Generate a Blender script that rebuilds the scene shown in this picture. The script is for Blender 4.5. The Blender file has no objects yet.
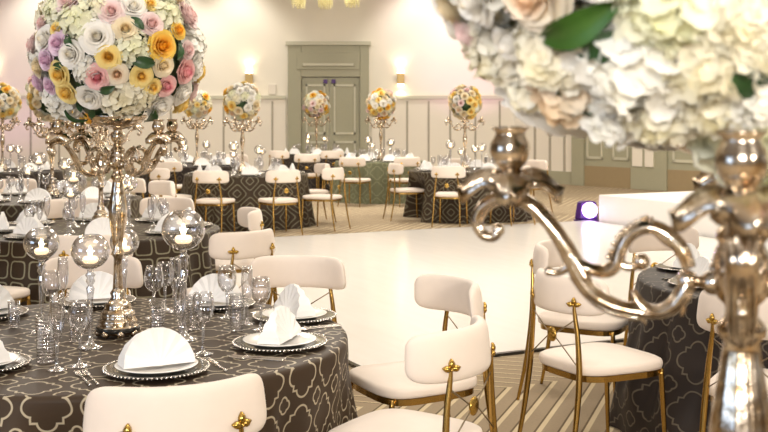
import bpy, bmesh, math, random
from mathutils import Vector, Matrix, Quaternion
random.seed(7)
PI = math.pi
C = bpy.context.scene.collection
S = bpy.context.scene

# ------------------------------------------------------------------ camera
FP = 1090.0; HZ = 116.0; CAMZ = 1.6
cam = bpy.data.cameras.new('camera'); co = bpy.data.objects.new('camera', cam); C.objects.link(co)
co.location = (0, 0, CAMZ); co.rotation_euler = (PI/2, 0, 0)
cam.sensor_width = 36; cam.lens = 36*FP/768; cam.shift_y = -(216-HZ)/768
cam.dof.use_dof = True; cam.dof.focus_distance = 4.3; cam.dof.aperture_fstop = 8
cam.clip_start = 0.05; cam.clip_end = 200
S.camera = co

# ------------------------------------------------------------------ world, lights, exposure
W = bpy.data.worlds.new('world'); S.world = W; W.use_nodes = True
W.node_tree.nodes['Background'].inputs[0].default_value = (1.0, .93, .82, 1)
W.node_tree.nodes['Background'].inputs[1].default_value = 0.4
S.view_settings.view_transform = 'Standard'; S.view_settings.look = 'None'
S.view_settings.gamma = 1; S.view_settings.exposure = 0.2
WARM = (1.0, .93, .83); COOL = (.55, .72, 1.0)
def area(name, loc, rot, sx, sy, power, col):
    l = bpy.data.lights.new(name, 'AREA'); l.shape = 'RECTANGLE'; l.size = sx; l.size_y = sy; l.energy = power; l.color = col
    o = bpy.data.objects.new(name, l); o.location = loc; o.rotation_euler = rot; C.objects.link(o); return o
def spot(name, loc, target, power, col, ang=60, blend=.8, size=.15):
    l = bpy.data.lights.new(name, 'SPOT'); l.energy = power; l.color = col; l.spot_size = math.radians(ang); l.spot_blend = blend; l.shadow_soft_size = size
    o = bpy.data.objects.new(name, l); o.location = loc
    o.rotation_euler = (Vector(target)-Vector(loc)).to_track_quat('-Z', 'Y').to_euler(); C.objects.link(o); return o
CEIL = 5.6
for i, (x, y, p) in enumerate([(-5, 4, 100), (1.5, 3.5, 90), (7, 5, 130), (-6, 12, 210), (0.5, 11, 210), (7, 13, 200), (-7, 19.5, 260), (-1, 19.5, 280), (5, 18.5, 200)]):
    area('ceiling_panel_light', (x, y, CEIL-.12), (0, 0, 0), 1.8, 1.8, p, WARM)
area('daylight_window_light', (-7.6, -2.2, 2.3), (math.radians(82), 0, math.radians(-62)), 4.5, 2.4, 115, COOL)
area('frontal_fill_light', (3.4, -3.6, 2.7), (math.radians(84), 0, math.radians(14)), 1.6, 1.0, 260, (1, .90, .78))  # added fill pair behind the camera to brighten flowers, not hall lamps
area('frontal_fill_light', (-1.2, -3.6, 2.6), (math.radians(84), 0, math.radians(-6)), 1.2, 1.2, 235, (1, .95, .9))
for x in (-8.5, -5.2, -3.6, .9, 2.4):
    spot('wall_wash', (x, 25.7, CEIL-.15), (x, 26.9, 2.4), 175, (1, .95, .87), 85)
spot('pink_uplight_wash', (3.2, 22.5, .3), (1.9, 27, 3.5), 330, (1.0, .40, .85), 42)
spot('pink_uplight_wash', (-9.5, 22.5, .3), (-9.4, 27, 3.0), 200, (.95, .5, 1.0), 64)

# ------------------------------------------------------------------ materials
def mat(name): 
    m = bpy.data.materials.new(name); m.use_nodes = True; return m, m.node_tree, m.node_tree.nodes['Principled BSDF']
def N(t, kind, **kw):
    n = t.nodes.new(kind)
    for k, v in kw.items():
        if k.startswith('i_'): n.inputs[int(k[2:])].default_value = v
        else: setattr(n, k, v)
    return n
def M_(t, op, a, b=None, c=None):
    n = t.nodes.new('ShaderNodeMath'); n.operation = op
    for i, v in enumerate((a, b, c)):
        if v is None: continue
        if isinstance(v, (int, float)): n.inputs[i].default_value = v
        else: t.links.new(v, n.inputs[i])
    return n.outputs[0]
def mixc(t, f, a, b):
    n = t.nodes.new('ShaderNodeMix'); n.data_type = 'RGBA'
    if isinstance(f, (int, float)): n.inputs[0].default_value = f
    else: t.links.new(f, n.inputs[0])
    for k, v in ((6, a), (7, b)):
        if isinstance(v, tuple): n.inputs[k].default_value = (*v, 1)
        else: t.links.new(v, n.inputs[k])
    return n.outputs[2]
def simple(name, col, rough=.5, metal=0, noise=.06, nscale=20, bump=0, bscale=200, sheen=0, spec=.5):
    m, t, b = mat(name)
    tc = N(t, 'ShaderNodeTexCoord'); nz = N(t, 'ShaderNodeTexNoise'); nz.inputs['Scale'].default_value = nscale
    t.links.new(tc.outputs['Object'], nz.inputs['Vector'])
    lo = tuple(c*(1-noise) for c in col); hi = tuple(min(1, c*(1+noise)) for c in col)
    t.links.new(mixc(t, nz.outputs[0], lo, hi), b.inputs['Base Color'])
    b.inputs['Roughness'].default_value = rough; b.inputs['Metallic'].default_value = metal
    b.inputs['Specular IOR Level'].default_value = spec
    if sheen: b.inputs['Sheen Weight'].default_value = sheen
    if bump:
        n2 = N(t, 'ShaderNodeTexNoise'); n2.inputs['Scale'].default_value = bscale; t.links.new(tc.outputs['Object'], n2.inputs['Vector'])
        bp = N(t, 'ShaderNodeBump'); bp.inputs['Strength'].default_value = bump; bp.inputs['Distance'].default_value = .01
        t.links.new(n2.outputs[0], bp.inputs['Height']); t.links.new(bp.outputs[0], b.inputs['Normal'])
    return m
def emis(name, col, s):
    m, t, b = mat(name); b.inputs['Emission Color'].default_value = (*col, 1); b.inputs['Emission Strength'].default_value = s
    b.inputs['Base Color'].default_value = (*col, 1); return m

MT = {}
MT['wall'] = simple('wall_paint_cream', (.84, .79, .68), .7, nscale=2, noise=.02)
MT['wallb'] = simple('wall_dark_for_reflections', (.16, .125, .09), .7, nscale=2, noise=.02)  # unseen walls given a dark tone to add contrast to silver reflections
MT['wains'] = simple('wainscot_ivory', (.80, .74, .64), .55, nscale=2, noise=.02)
MT['groove'] = simple('wainscot_groove', (.40, .36, .29), .7)
MT['sage'] = simple('sage_painted_wood', (.37, .355, .25), .5, noise=.03)
MT['sagelight'] = simple('sage_moulding', (.56, .54, .42), .45, noise=.03)
MT['tan'] = simple('tan_kick_panel', (.33, .25, .14), .5)
MT['ceil'] = simple('ceiling_white', (.8, .76, .7), .8)
MT['upholst'] = simple('blush_cream_upholstery', (.82, .72, .63), .62, noise=.03, bump=.05, bscale=350, sheen=.2)
MT['brass'] = simple('brushed_brass', (.46, .29, .085), .27, 1, noise=.2)
MT['gold'] = simple('polished_gold', (.55, .36, .09), .24, 1, noise=.15)
MT['bronze'] = simple('dark_bronze_wire', (.30, .24, .16), .35, 1)
MT['china'] = simple('white_china', (.86, .84, .80), .15, noise=.01)
MT['linen'] = simple('white_napkin_linen', (.88, .87, .86), .8, noise=.02, bump=.05)
MT['stage'] = simple('white_stage_skirt', (.86, .83, .79), .5, noise=.02)
MT['steel'] = simple('polished_cutlery', (.75, .72, .68), .15, 1)
MT['black'] = simple('black_glass', (.02, .018, .015), .08)
MT['leaf'] = simple('dark_green_leaf', (.025, .07, .02), .4, noise=.4, nscale=30)
MT['leaf2'] = simple('fresh_green_leaf', (.04, .11, .015), .4, noise=.3, nscale=20)
MT['plast'] = simple('black_plastic', (.07, .02, .16), .35)
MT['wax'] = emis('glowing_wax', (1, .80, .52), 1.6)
MT['flame'] = emis('candle_flame', (1, .78, .42), 26)
MT['sconce'] = emis('sconce_glow', (1, .82, .52), 9)
MT['led'] = emis('uplight_lens', (.72, .5, 1), 11)
MT['crystal'] = simple('amber_crystal_strands', (.75, .68, .35), .2, 0)
MT['sconcebody'] = simple('sconce_brass', (.5, .36, .16), .4, .8)

def silver():
    m, t, b = mat('silver_tarnish_reflections')
    tc = N(t, 'ShaderNodeTexCoord'); nz = N(t, 'ShaderNodeTexNoise'); nz.inputs['Scale'].default_value = 45; nz.inputs['Detail'].default_value = 3
    t.links.new(tc.outputs['Object'], nz.inputs['Vector'])
    t.links.new(mixc(t, M_(t, 'MULTIPLY_ADD', nz.outputs[0], 2.6, -.8), (.42, .28, .14), (.88, .81, .71)), b.inputs['Base Color'])  # brown tarnish mottling also paints dark reflections into the silver
    b.inputs['Metallic'].default_value = 1; b.inputs['Roughness'].default_value = .19
    bp = N(t, 'ShaderNodeBump'); bp.inputs['Strength'].default_value = .35; bp.inputs['Distance'].default_value = .004
    t.links.new(nz.outputs[0], bp.inputs['Height']); t.links.new(bp.outputs[0], b.inputs['Normal'])
    return m
MT['silver'] = silver()

def glass(name, tint=(.96, .96, .97), lo=.09, hi=.8, power=1.9, rough=.02, bump=0):
    m, t, b = mat(name); t.nodes.remove(b); out = t.nodes['Material Output']
    tr = N(t, 'ShaderNodeBsdfTransparent')
    gl = N(t, 'ShaderNodeBsdfGlossy'); gl.inputs['Roughness'].default_value = rough; gl.inputs[0].default_value = (1, 1, 1, 1)
    lw = N(t, 'ShaderNodeLayerWeight'); lw.inputs[0].default_value = .5
    f = M_(t, 'POWER', lw.outputs['Facing'], power); f = M_(t, 'MULTIPLY_ADD', f, hi-lo, lo)
    t.links.new(mixc(t, M_(t, 'POWER', lw.outputs['Facing'], 1.6), tint, (.76, .74, .72)), tr.inputs[0])
    mx = N(t, 'ShaderNodeMixShader'); t.links.new(f, mx.inputs[0]); t.links.new(tr.outputs[0], mx.inputs[1]); t.links.new(gl.outputs[0], mx.inputs[2])
    if bump:
        w = N(t, 'ShaderNodeTexWave'); w.bands_direction = 'Z'; w.inputs['Scale'].default_value = 30; w.inputs['Distortion'].default_value = 2
        tc = N(t, 'ShaderNodeTexCoord'); t.links.new(tc.outputs['Object'], w.inputs[0])
        bp = N(t, 'ShaderNodeBump'); bp.inputs['Strength'].default_value = bump; bp.inputs['Distance'].default_value = .004
        t.links.new(w.outputs['Fac'], bp.inputs['Height']); t.links.new(bp.outputs[0], gl.inputs['Normal']); t.links.new(bp.outputs[0], lw.inputs['Normal'])
    t.links.new(mx.outputs[0], out.inputs[0]); return m
MT['glass'] = glass('clear_glass')
MT['glassribbed'] = glass('ribbed_glass', lo=.1, bump=.3)
MT['glasssolid'] = glass('solid_clear_glass', tint=(.88, .88, .9), lo=.26, hi=.85, power=1.6)
MT['water'] = glass('candle_water', tint=(.97, .95, .90), lo=.12, hi=.5, power=2.0)
MT['charger'] = simple('smoked_charger_glass', (.17, .16, .135), .12, .5, noise=.2, nscale=40)

def petal_mat(name, inner, outer, r, power=1.0):
    m, t, b = mat(name); out = t.nodes['Material Output']
    tc = N(t, 'ShaderNodeTexCoord'); sp = N(t, 'ShaderNodeSeparateXYZ'); t.links.new(tc.outputs['Object'], sp.inputs[0])
    rr = M_(t, 'SQRT', M_(t, 'ADD', M_(t, 'MULTIPLY', sp.outputs[0], sp.outputs[0]), M_(t, 'MULTIPLY', sp.outputs[1], sp.outputs[1])))
    f = M_(t, 'POWER', M_(t, 'MINIMUM', M_(t, 'DIVIDE', rr, r), 1.0), power)
    nz = N(t, 'ShaderNodeTexNoise'); nz.inputs['Scale'].default_value = 30; t.links.new(tc.outputs['Object'], nz.inputs[0])
    f = M_(t, 'MULTIPLY_ADD', M_(t, 'SUBTRACT', nz.outputs[0], .5), .5, f); f = M_(t, 'MAXIMUM', M_(t, 'MINIMUM', f, 1.0), 0.0)
    col = mixc(t, f, inner, outer); t.links.new(col, b.inputs['Base Color']); b.inputs['Roughness'].default_value = .55
    b.inputs['Specular IOR Level'].default_value = .25
    tl = N(t, 'ShaderNodeBsdfTranslucent'); t.links.new(col, tl.inputs[0])
    mx = N(t, 'ShaderNodeMixShader'); mx.inputs[0].default_value = .2
    t.links.new(b.outputs[0], mx.inputs[1]); t.links.new(tl.outputs[0], mx.inputs[2]); t.links.new(mx.outputs[0], out.inputs[0]); return m
ROSE = {
 'white': petal_mat('rose_white', (.95, .86, .64), (.97, .95, .90), .018, .8),
 'cream': petal_mat('rose_cream', (.94, .74, .40), (.93, .84, .64), .03),
 'peach': petal_mat('rose_peach_cream', (.93, .62, .38), (.93, .85, .70), .035),
 'yellow': petal_mat('rose_yellow', (.95, .56, .04), (.97, .82, .36), .035),
 'orange': petal_mat('rose_orange', (.94, .42, .01), (.97, .72, .16), .05),
 'pink': petal_mat('rose_pink', (.85, .26, .32), (.95, .64, .62), .035),
 'blush': petal_mat('rose_blush', (.88, .55, .52), (.93, .78, .76), .035),
 'lavender': petal_mat('rose_lavender', (.75, .45, .62), (.90, .72, .84), .035),
}
HYD = {
 'white': petal_mat('hydrangea_white', (.94, .92, .82), (.96, .95, .90), .09),
 'green': petal_mat('hydrangea_green_white', (.86, .86, .58), (.90, .90, .76), .09),
 'cream': petal_mat('hydrangea_cream', (.90, .84, .60), (.92, .89, .78), .09),
 'peach': petal_mat('hydrangea_peach', (.90, .68, .42), (.92, .80, .64), .09),
}

def cloth_mat(name, base, line, kind, scale, width=.011):
    m, t, b = mat(name)
    uv = N(t, 'ShaderNodeUVMap'); uv.uv_map = 'UVMap'
    nz = N(t, 'ShaderNodeTexNoise'); nz.inputs['Scale'].default_value = 9; t.links.new(uv.outputs[0], nz.inputs[0])
    va = N(t, 'ShaderNodeVectorMath'); va.operation = 'MULTIPLY_ADD'; t.links.new(nz.outputs['Color'], va.inputs[0])
    va.inputs[1].default_value = (.016, .016, 0); t.links.new(uv.outputs[0], va.inputs[2])
    sp = N(t, 'ShaderNodeSeparateXYZ'); t.links.new(va.outputs[0], sp.inputs[0])
    x = M_(t, 'MULTIPLY', sp.outputs[0], 1/scale); y = M_(t, 'MULTIPLY', sp.outputs[1], 1/scale)
    if kind == 'diamond':
        x2 = M_(t, 'MULTIPLY', M_(t, 'ADD', x, y), .7071); y2 = M_(t, 'MULTIPLY', M_(t, 'SUBTRACT', x, y), .7071); x, y = x2, y2
    def cell(x, y, off):
        ax = M_(t, 'ABSOLUTE', M_(t, 'SUBTRACT', M_(t, 'FRACT', M_(t, 'ADD', x, 100.5+off)), .5))
        ay = M_(t, 'ABSOLUTE', M_(t, 'SUBTRACT', M_(t, 'FRACT', M_(t, 'ADD', y, 100.5+off)), .5)); return ax, ay
    def ln(a, b_): return M_(t, 'SQRT', M_(t, 'ADD', M_(t, 'MULTIPLY', a, a), M_(t, 'MULTIPLY', b_, b_)))
    if kind == 'quatrefoil':
        ax, ay = cell(x, y, 0)
        d1 = M_(t, 'SUBTRACT', ln(M_(t, 'SUBTRACT', ax, .25), ay), .17)
        d2 = M_(t, 'SUBTRACT', ln(ax, M_(t, 'SUBTRACT', ay, .25)), .17)
        d3 = M_(t, 'SUBTRACT', M_(t, 'MAXIMUM', ax, ay), .27)
        d = M_(t, 'MINIMUM', M_(t, 'MINIMUM', d1, d2), d3)
        e = M_(t, 'ABSOLUTE', d)
        # small motif between the large ones
        bx_, by_ = cell(x, y, .5)
        q1 = M_(t, 'SUBTRACT', ln(M_(t, 'SUBTRACT', bx_, .07), by_), .09)
        q2 = M_(t, 'SUBTRACT', ln(bx_, M_(t, 'SUBTRACT', by_, .07)), .09)
        e2 = M_(t, 'ABSOLUTE', M_(t, 'MINIMUM', q1, q2))
        e = M_(t, 'MINIMUM', e, e2)
    else:
        ax, ay = cell(x, y, 0)
        q = M_(t, 'POWER', M_(t, 'ADD', M_(t, 'POWER', ax, 5), M_(t, 'POWER', ay, 5)), .2)
        e = M_(t, 'ABSOLUTE', M_(t, 'SUBTRACT', q, .40))
        e = M_(t, 'MINIMUM', e, M_(t, 'ABSOLUTE', M_(t, 'SUBTRACT', q, .17 if kind == 'diamond' else .9)))
    wn = width/scale
    f = M_(t, 'SUBTRACT', 1.0, M_(t, 'MINIMUM', M_(t, 'DIVIDE', e, wn), 1.0)); f = M_(t, 'MINIMUM', M_(t, 'MULTIPLY', f, 2.2), 1.0)
    t.links.new(mixc(t, f, base, line), b.inputs['Base Color'])
    t.links.new(M_(t, 'MULTIPLY_ADD', f, -.05, .50), b.inputs['Roughness'])
    b.inputs['Specular IOR Level'].default_value = .17
    bp = N(t, 'ShaderNodeBump'); bp.inputs['Strength'].default_value = .5; bp.inputs['Distance'].default_value = .002
    t.links.new(f, bp.inputs['Height']); t.links.new(bp.outputs[0], b.inputs['Normal'])
    return m
BR = (.054, .036, .023); LN = (.46, .40, .29)
MT['cloth_q'] = cloth_mat('taupe_quatrefoil_satin', BR, LN, 'quatrefoil', .19, .0046)
MT['cloth_s'] = cloth_mat('taupe_square_trellis_satin', (.046, .031, .020), (.27, .25, .17), 'square', .15, .006)
MT['cloth_d'] = cloth_mat('taupe_diamond_satin', (.048, .033, .021), (.17, .155, .105), 'diamond', .26, .009)
MT['cloth_g'] = cloth_mat('sage_satin', (.14, .145, .085), (.22, .225, .14), 'quatrefoil', .3, .01)
MT['cloth_r'] = cloth_mat('charcoal_quatrefoil_satin', (.032, .025, .022), (.12, .10, .075), 'quatrefoil', .24, .005)

# ------------------------------------------------------------------ mesh helpers
def obj(name, bm, m, parent=None, smooth=True, matlist=None):
    me = bpy.data.meshes.new(name); bm.to_mesh(me); bm.free()
    for mm in (matlist or [m]): me.materials.append(mm)
    if smooth:
        for p in me.polygons: p.use_smooth = True
    o = bpy.data.objects.new(name, me); C.objects.link(o)
    if parent: o.parent = parent
    return o
def tag(o, label, cat, group=None, kind=None):
    o['label'] = label; o['category'] = cat
    if group: o['group'] = group
    if kind: o['kind'] = kind
    return o
def thing(name, label, cat, loc=(0, 0, 0), rz=0, group=None):
    o = bpy.data.objects.new(name, None); C.objects.link(o); o.location = loc; o.rotation_euler = (0, 0, rz)
    o.empty_display_size = .05
    return tag(o, label, cat, group)
def struct(name, bm, m, parent=None, **k):
    o = obj(name, bm, m, parent, smooth=False, **k)
    if not parent: o['kind'] = 'structure'
    return o
KIDS = {}
def kids(o):
    return [c for c in bpy.data.objects if c.parent == o]
TREE = {}
def snapshot(o):
    TREE[o.name] = [(c, snapshot(c)) for c in kids(o)]
    return TREE[o.name]
def dup(src, loc, rz=0, label=None, group=None, scale=None):
    if src.name not in TREE: snapshot(src)
    def cp(o, ch, parent):
        n = o.copy(); C.objects.link(n)
        if parent: n.parent = parent
        for (c, sub) in ch: cp(c, sub, n)
        return n
    r = cp(src, TREE[src.name], None)
    r.location = loc; r.rotation_euler = (0, 0, rz)
    if scale: r.scale = (scale,)*3
    if label: r['label'] = label
    if group: r['group'] = group
    elif 'group' in r: del r['group']
    return r
class Proto:
    """first placing moves the prototype itself, later ones copy it"""
    def __init__(s, o): s.o = o; s.used = False
    def put(s, loc, rz, label, group=None, scale=None):
        if not s.used:
            snapshot(s.o); s.used = True; o = s.o; o.location = loc; o.rotation_euler = (0, 0, rz); o['label'] = label
            if group: o['group'] = group
            if scale: o.scale = (scale,)*3
            return o
        return dup(s.o, loc, rz, label, group, scale or 1.0)

def box(bm, x0, y0, z0, x1, y1, z1, bev=0):
    vs = [bm.verts.new(p) for p in [(x0, y0, z0), (x1, y0, z0), (x1, y1, z0), (x0, y1, z0), (x0, y0, z1), (x1, y0, z1), (x1, y1, z1), (x0, y1, z1)]]
    fs = [bm.faces.new([vs[i] for i in f]) for f in [(3, 2, 1, 0), (4, 5, 6, 7), (0, 1, 5, 4), (1, 2, 6, 5), (2, 3, 7, 6), (3, 0, 4, 7)]]
    if bev:
        es = set(e for f in fs for e in f.edges)
        bmesh.ops.bevel(bm, geom=list(es), offset=bev, segments=2, affect='EDGES', profile=.6)
def ring_faces(bm, a, b):
    n = len(a)
    for i in range(n): bm.faces.new((a[i], a[(i+1) % n], b[(i+1) % n], b[i]))
def lathe(bm, prof, seg=24, cx=0, cy=0, fl=None, cap=True):
    """prof: list of (r, z)"""
    prev = None
    for j, (r, z) in enumerate(prof):
        if r < 1e-5:
            cur = [bm.verts.new((cx, cy, z))]
        else:
            cur = []
            for i in range(seg):
                a = 2*PI*i/seg; q = r*(1+(fl(z, a) if fl else 0))
                cur.append(bm.verts.new((cx+q*math.cos(a), cy+q*math.sin(a), z)))
        if prev:
            if len(prev) == 1 and len(cur) > 1:
                for i in range(seg): bm.faces.new((prev[0], cur[(i+1) % seg], cur[i]))
            elif len(cur) == 1 and len(prev) > 1:
                for i in range(seg): bm.faces.new((prev[i], prev[(i+1) % seg], cur[0]))
            elif len(cur) > 1: ring_faces(bm, prev, cur)
        prev = cur
def cr(pts, n=6):
    """Catmull-Rom through points (any-dimension tuples)"""
    out = []; P = [pts[0]]+list(pts)+[pts[-1]]
    for i in range(1, len(P)-2):
        for k in range(n):
            t = k/n; a, b, c, d = P[i-1], P[i], P[i+1], P[i+2]
            out.append(tuple(.5*((2*b[j])+(-a[j]+c[j])*t+(2*a[j]-5*b[j]+4*c[j]-d[j])*t*t+(-a[j]+3*b[j]-3*c[j]+d[j])*t**3) for j in range(len(b))))
    out.append(tuple(pts[-1])); return out
def tube(bm, pts, seg=8, flat=1.0, n=5, smooth=True):
    """pts: (x,y,z,r)"""
    P = cr(pts, n) if smooth and len(pts) > 2 else pts
    V = [Vector(p[:3]) for p in P]; up = None; prev = None
    for i, p in enumerate(V):
        t = (V[min(i+1, len(V)-1)]-V[max(i-1, 0)]).normalized()
        if up is None:
            up = t.orthogonal().normalized()
        up = (up-t*up.dot(t)).normalized(); sd = t.cross(up)
        r = max(P[i][3], 1e-4)
        cur = [bm.verts.new(p+(up*math.cos(2*PI*k/seg)+sd*math.sin(2*PI*k/seg)*flat)*r) for k in range(seg)]
        if prev: ring_faces(bm, prev, cur)
        else: bm.faces.new(cur[::-1])
        prev = cur
    bm.faces.new(prev)
def ball(bm, c, r, u=10, v=7, s=(1, 1, 1)):
    bmesh.ops.create_uvsphere(bm, u_segments=u, v_segments=v, radius=r, matrix=Matrix.Translation(c) @ Matrix.Diagonal((*s, 1)))
def NB(): return bmesh.new()

# ------------------------------------------------------------------ the room
ex = Vector((.895, .446, 0)); ey = Vector((-.446, .895, 0))
DF0 = Vector((-.12, 6.84, 0)); DFL = 7.18
def carpet():
    m, t, b = mat('striped_chevron_carpet')
    tc = N(t, 'ShaderNodeTexCoord'); sp = N(t, 'ShaderNodeSeparateXYZ'); t.links.new(tc.outputs['Object'], sp.inputs[0])
    def dot(v, o):
        return M_(t, 'ADD', M_(t, 'ADD', M_(t, 'MULTIPLY', sp.outputs[0], v[0]), M_(t, 'MULTIPLY', sp.outputs[1], v[1])), -o)
    u = dot(ex, DF0.dot(ex)); v = dot(ey, DF0.dot(ey))
    P = 3.0
    vv = M_(t, 'ADD', v, .75+P*20)
    fr = M_(t, 'FRACT', M_(t, 'DIVIDE', vv, P))
    tri = M_(t, 'MULTIPLY', M_(t, 'ABSOLUTE', M_(t, 'SUBTRACT', fr, .5)), 2*P/2)   # 0..1.5
    s = M_(t, 'ADD', M_(t, 'MULTIPLY', u, .77), M_(t, 'MULTIPLY', tri, 1.28*.5*2*.62*-1))
    upper = M_(t, 'LESS_THAN', fr, .5)
    q = M_(t, 'FRACT', M_(t, 'ADD', M_(t, 'DIVIDE', s, .125), 200))
    lightw = M_(t, 'MULTIPLY_ADD', upper, -.10, .23)
    light = M_(t, 'LESS_THAN', q, lightw)
    dark = M_(t, 'MULTIPLY', M_(t, 'GREATER_THAN', q, .90), 1.0)
    nz = N(t, 'ShaderNodeTexNoise'); nz.inputs['Scale'].default_value = 60; t.links.new(tc.outputs['Object'], nz.inputs[0])
    base = mixc(t, nz.outputs[0], (.30, .235, .155), (.37, .295, .205))
    c = mixc(t, light, base, (.60, .50, .33)); c = mixc(t, dark, c, (.15, .11, .07))
    # further off the stripes close up into a broad pale weave
    t.links.new(c, b.inputs['Base Color']); b.inputs['Roughness'].default_value = .95; b.inputs['Specular IOR Level'].default_value = .1
    return m
RY = 26.9
RC = Vector((3.23, RY, 0)); rd = Vector((.624, -.781, 0)).normalized(); rn = Vector((-rd.y*-1, 0, 0))
bm = NB(); box(bm, -13, -5, -.1, 19, 27.4, 0); struct('floor', bm, carpet())
bm = NB(); box(bm, -13, -5, CEIL, 19, 27.4, CEIL+.1); struct('ceiling', bm, MT['ceil'])
bm = NB(); box(bm, -13, RY, 0, RC.x+.2, RY+.2, CEIL); struct('wall_back', bm, MT['wall'])
bm = NB(); box(bm, -13, -5, 0, -12.8, RY, CEIL); struct('wall_left', bm, MT['wallb'])
bm = NB(); box(bm, -13, -5.2, 0, 19, -5, CEIL); struct('wall_front', bm, MT['wallb'])
# wainscot on the back wall
RAIL = 2.05
def panels(bmw, bmg, x0, x1, xs, y):
    pass
bm = NB(); box(bm, -12.8, RY-.05, 0, -2.42, RY, RAIL); box(bm, -.30, RY-.05, 0, RC.x, RY, RAIL); wn = struct('trim_1', bm, MT['wains'])
g = NB()
for x in (-11.7, -10.6, -9.4, -8.7, -8.0, -7.5, -6.5, -5.25, -3.95, -2.75, 0.0, .57, 1.1, 1.63, 2.25, 2.85):
    box(g, x-.024, RY-.062, .3, x+.024, RY-.05, RAIL-.08)
struct('trim_2', g, MT['groove'])
g = NB(); box(g, -12.8, RY-.09, RAIL-.03, -2.42, RY, RAIL+.05); box(g, -.30, RY-.09, RAIL-.03, RC.x, RY, RAIL+.05)
struct('trim_3', g, MT['sagelight'])
g = NB(); box(g, -12.8, RY-.08, 0, -2.42, RY-.05, .26); box(g, -.30, RY-.08, 0, RC.x, RY-.05, .26)
struct('baseboard_back', g, MT['sage'])
# thermostat box over the rail
g = NB(); box(g, -2.85, RY-.05, 2.13, -2.66, RY, 2.38, .01); tag(struct('wall_control_panel', g, MT['wains']), 'small pale control box on the wall left of the double door', 'control box')
del bpy.data.objects['wall_control_panel']['kind']

# double door on the back wall
d = NB(); x0, x1, zt = -2.36, -.37, 3.34
box(d, x0, RY-.16, 0, x0+.33, RY, zt, .015); box(d, x1-.22, RY-.16, 0, x1, RY, zt, .015); box(d, x0+.33, RY-.16, 2.56, x1-.22, RY, zt, .015)
dr = struct('door_1', d, MT['sage'])
d = NB(); box(d, x0-.05, RY-.2, zt, x1+.05, RY, zt+.09); struct('door_cornice', d, MT['sagelight'], dr)
d = NB(); box(d, x0+.22, RY-.185, 2.74, x1-.22, RY-.16, 3.16, .01); box(d, x0+.35, RY-.20, 2.82, x1-.35, RY-.185, 2.90, .01)
struct('door_head_panel', d, MT['sage'], dr)
d = NB(); box(d, x0+.38, RY-.225, 2.83, x1-.38, RY-.2, 2.89); struct('head_panel_moulding', d, MT['sagelight'], dr)
for a, b in ((x0+.34, -1.345), (-1.335, x1-.23)):
    d = NB(); box(d, a, RY-.09, .01, b, RY-.02, 2.54); lf = struct('door_leaf', d, MT['sage'], dr)
    d = NB()
    for z0, z1 in ((1.15, 2.38), (.2, .98)):
        for (p, q, r_, s_) in ((a+.1, z0, b-.1, z0+.05), (a+.1, z1-.05, b-.1, z1), (a+.1, z0, a+.14, z1), (b-.14, z0, b-.1, z1)):
            box(d, p, RY-.115, q, r_, RY-.09, s_)
    struct('leaf_moulding', d, MT['sagelight'], lf)
    d = NB(); cxx = -1.34+(.1 if b > -1 else -.1); box(d, cxx-.05, RY-.14, 2.40, cxx+.05, RY-.09, 2.5, .01); struct('door_closer', d, MT['plast'], lf)

# angled wall on the right, running towards the viewer
ang = math.atan2(rd.y, rd.x)
def rw(name, bm, m, parent=None):
    o = struct(name, bm, m, parent)
    if not parent: o.location = RC; o.rotation_euler = (0, 0, ang)
    return o
# local frame: +X along wall (towards viewer), -Y into the room
RL = 20.0
g = NB(); box(g, 0, 0, 0, RL, .2, CEIL); rw('wall_right', g, MT['wall'])
def along(px):      # distance along the right wall seen at a given column
    k = (px-384)/FP
    return (k*RC.y-RC.x)/(rd.x-k*rd.y)
g = NB(); box(g, 0, -.05, 0, RL, 0, RAIL); rw('trim_4', g, MT['wains'])
g = NB(); box(g, 0, -.10, RAIL-.03, RL, 0, RAIL+.05); rw('trim_5', g, MT['sagelight'])
g = NB(); box(g, 0, -.08, 0, along(575), -.05, .30); rw('baseboard_right', g, MT['sage'])
g = NB()
for px in (536.5, 551.5, 566):
    a = along(px); box(g, a-.035, -.062, .3, a+.035, -.05, RAIL-.08)
rw('trim_6', g, MT['groove'])
def pil(a, b, depth=.16):
    g = NB(); box(g, a, -depth, 0, b, 0, 3.0, .01); return g
rw('trim_7', pil(along(576), along(588)), MT['sage'])
rw('trim_8', pil(along(635), along(671)), MT['sage'])
g = NB()
for pa, pb in ((637.5, 647.5), (650, 658.5)): box(g, along(pa), -.19, .5, along(pb), -.16, 2.6, .005)
rw('trim_9', g, MT['wains'])
def right_door(name, pa, pb, xs):
    g = NB(); box(g, along(pa), -.10, 0, along(pb), -.05, 2.6); o = rw(name, g, MT['sage'])
    g = NB(); box(g, along(pa), -.12, 0, along(pb), -.10, .46); rw('kick_panel', g, MT['tan'], o)
    g = NB()
    for p, q in xs:
        a, b = along(p), along(q)
        for (u0, w0, u1, w1) in ((a, .62, b, .68), (a, 2.3, b, 2.36), (a, .62, a+.05, 2.36), (b-.05, .62, b, 2.36)): box(g, u0, -.13, w0, u1, -.10, w1)
    rw('door_moulding', g, MT['sagelight'], o)
right_door('door_2', 588, 635, ((590, 606), (616, 632)))
right_door('door_3', 671, 748, ((676, 700), (709, 742)))
rw('trim_10', pil(along(748), along(790)), MT['sage'])

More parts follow.
